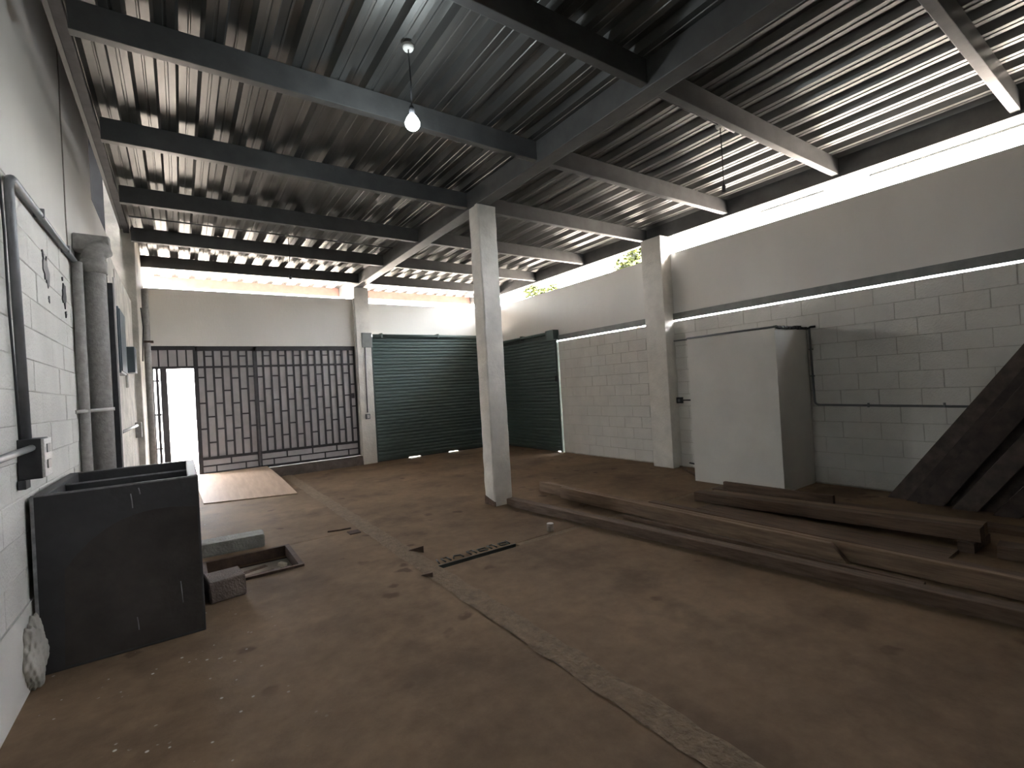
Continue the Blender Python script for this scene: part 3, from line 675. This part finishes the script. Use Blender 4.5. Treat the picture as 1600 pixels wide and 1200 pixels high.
for (pa, pb_, pc_, lab) in (((1.70, 4.36, 0), (1.80, 4.20, 0), (1.80, 4.20, 0.062), 'rusted steel triangle sticking up from the floor, the larger one nearer the gate'), ((1.55, 3.70, 0), (1.60, 3.58, 0), (1.60, 3.58, 0.045), 'rusted steel triangle sticking up from the floor, the smaller one nearer the viewer')):
    o = prism('steel_gusset', [pa, pb_, pc_], (0.006, 0.005, 0), M['rust']); tag(o, lab, 'steel stub')
tc_ = thing('tin_can', 'small dented tin standing on the floor in front of the long timber', 'tin', (3.06, 3.87, 0))
tube('can_body', [(3.06, 3.87, 0), (3.06, 3.87, 0.004), (3.06, 3.87, 0.07)], [0.032, 0.035, 0.034], M['tin'], tc_, 16)
tube('can_lid', [(3.06, 3.87, 0.07), (3.06, 3.87, 0.076)], [0.036, 0.033], M['plate'], tc_, 16)
pl = beam('scrap_stick', (6.72, 4.95, 0.02), (6.25, 4.35, 0.02), 0.04, 0.03, M['wood_b']); tag(pl, 'thin dark stick on the floor left of the plastered box', 'stick')
pl = beam('scrap_stick', (6.76, 4.80, 0.09), (6.70, 4.25, 0.06), 0.03, 0.02, M['steel_dark']); tag(pl, 'thin metal rod against the wall foot left of the plastered box', 'rod')
pl = tube('twig', [(1.28, 5.60, 0.008), (1.40, 5.545, 0.012), (1.52, 5.55, 0.008)], 0.008, M['rust']); tag(pl, 'short rusty rod on the floor near the slab joint', 'rod')
pl = box('floor_cover', 1.44, 1.56, 5.30, 5.43, 0.001, 0.012, M['rust'], None, bev=0.003); tag(pl, 'small rusty plate set beside the rough floor strip', 'plate')

# ================================================================== timbers on the floor
def timber(label, p0, p1, w, h, m, **k):
    o = beam('timber', p0, p1, w, h, m, wob=k.pop('wob', 0.012), **k); return tag(o, label, 'timber', 'timbers on the floor')
timber('long dark timber running from the pillar foot toward the viewer, nearest of all', (3.38, 5.06, 0.046), (3.95, -0.6, 0.046), 0.115, 0.092, M['wood_c'])
timber('long tan board on edge whose squared end reaches farthest toward the side shutter', (4.07, 5.30, 0.093), (4.235, -0.3, 0.068), 0.055, 0.135, M['wood_a'])
timber('tan board on edge ending in a slanted cut in front of the longest board', (4.00, 4.78, 0.095), (4.105, 1.63, 0.072), 0.052, 0.140, M['wood_a'], end_cut=0.12, wob=0.004)
timber('short cross piece propping up the far ends of the boards on edge', (3.93, 4.35, 0.009), (4.36, 4.27, 0.009), 0.09, 0.016, M['wood_b'])
timber('thin flat strip lying between nearest timber and slant-cut board', (3.90, 3.62, 0.02), (3.995, 1.10, 0.02), 0.055, 0.04, M['wood_b'])
timber('low dark batten lying right behind the tan boards on edge', (4.50, 3.75, 0.030), (4.50, -0.2, 0.030), 0.10, 0.06, M['wood_b'])
timber('wide flat brown plank lying in front of the short stack', (4.80, 3.25, 0.016), (4.78, 1.13, 0.016), 0.28, 0.030, M['wood_b'])
timber('front timber of the short stack with a tall dark face', (5.07, 3.52, 0.056), (5.075, 1.02, 0.140), 0.135, 0.108, M['wood_b'], wob=0.004)
timber('middle timber of the short stack with a pale sawn top', (5.215, 3.42, 0.056), (5.225, 1.03, 0.140), 0.135, 0.100, M['wood_a'], wob=0.004)
timber('back timber of the short stack nearest the plastered box', (5.42, 3.50, 0.05), (5.50, 1.25, 0.05), 0.15, 0.10, M['wood_b'], wob=0.004)
timber('thin upper board on top of the back timber of the stack', (5.42, 3.38, 0.145), (5.46, 2.2, 0.145), 0.05, 0.088, M['wood_b'], wob=0.003)
timber('dark square block holding up the near end of the short stack', (4.97, 1.10, 0.04), (5.36, 1.08, 0.04), 0.10, 0.078, M['wood_c'], nseg=2)
timber('flat brown plank under the feet of the leaning planks', (5.75, 2.35, 0.02), (5.85, -0.4, 0.02), 0.20, 0.04, M['wood_b'])
timber('grey offcut at the frame edge beside the dark block', (5.05, 0.93, 0.05), (5.15, -0.5, 0.05), 0.16, 0.10, M['wood_c'])

# planks leaning along the right wall against the next pilaster
spec = [(6.54, 2.00, 0.20, 0.035, 'wood_e'), (6.49, 1.84, 0.16, 0.03, 'wood_d'), (6.44, 1.72, 0.18, 0.04, 'wood_d'), (6.51, 1.54, 0.20, 0.035, 'wood_d'),
        (6.39, 1.44, 0.16, 0.045, 'wood_e'), (6.46, 1.26, 0.20, 0.035, 'wood_d'), (6.34, 1.14, 0.15, 0.04, 'wood_d'), (6.42, 0.96, 0.20, 0.035, 'wood_e'), (6.36, 0.80, 0.18, 0.04, 'wood_d')]
ords = ['first', 'second', 'third', 'fourth', 'fifth', 'sixth', 'seventh', 'eighth', 'ninth']
for i, (x, y, w, t, mm) in enumerate(spec):
    Ln = (y + 0.12) / 0.56
    d = Vector((0.10, -1.10 + 0.02 * (i % 3), 1.60)).normalized()
    s = Vector((1, 0, 0)); s = (s - d * s.dot(d)).normalized()
    p0 = Vector((x, y - 0.04, 0.002)); p1 = p0 + d * Ln
    o = beam('leaning_plank', p0, p1, w, t, M[mm], updir=s, wob=0.01, floor_cut=True)
    tag(o, 'dark plank leaning by the right wall, %s from the plastered box' % ords[i], 'plank', 'planks leaning by the right wall')

# ================================================================== trees beyond the right wall
def tree(label, x, y, h, r, n, seed):
    rnd = random.Random(seed)
    T = thing('tree', label, 'tree', (x, y, -0.11), 'trees beyond the right wall')
    tube('trunk', [(x, y, -0.11), (x + 0.1, y, h * 0.35), (x, y + 0.1, h * 0.7)], [0.16, 0.12, 0.06], M['bark'], T, 8)
    V = []; Fc = []
    cl = [(rnd.gauss(0, .45) * r, rnd.gauss(0, .45) * r, rnd.uniform(-.5, .6) * r) for _ in range(22)]
    for _ in range(n):
        c = cl[rnd.randrange(len(cl))]
        p = Vector((c[0] + rnd.gauss(0, .16) * r, c[1] + rnd.gauss(0, .16) * r, h * 0.75 + c[2] + rnd.gauss(0, .14) * r))
        a = Vector((rnd.uniform(-1, 1), rnd.uniform(-1, 1), rnd.uniform(-1, 1))).normalized(); b = a.orthogonal().normalized(); L = rnd.uniform(.08, .16)
        k = len(V); V += [p - a * L, p + b * L * .4, p + a * L, p - b * L * .4]; Fc.append((k, k + 1, k + 2, k + 3))
    o = link('crown', mesh('crown', V, Fc), M['leaf'], T, (x, y, 0)); o['kind'] = 'stuff'
def trees():
    tree('yellow-green tree seen in the gap left of the right pilaster', 13.5, 11.35, 7.5, 0.85, 5200, 1)
    tree('small tree seen in the gap above the side shutter', 16.2, 20.0, 8.5, 0.85, 3000, 2)
trees()
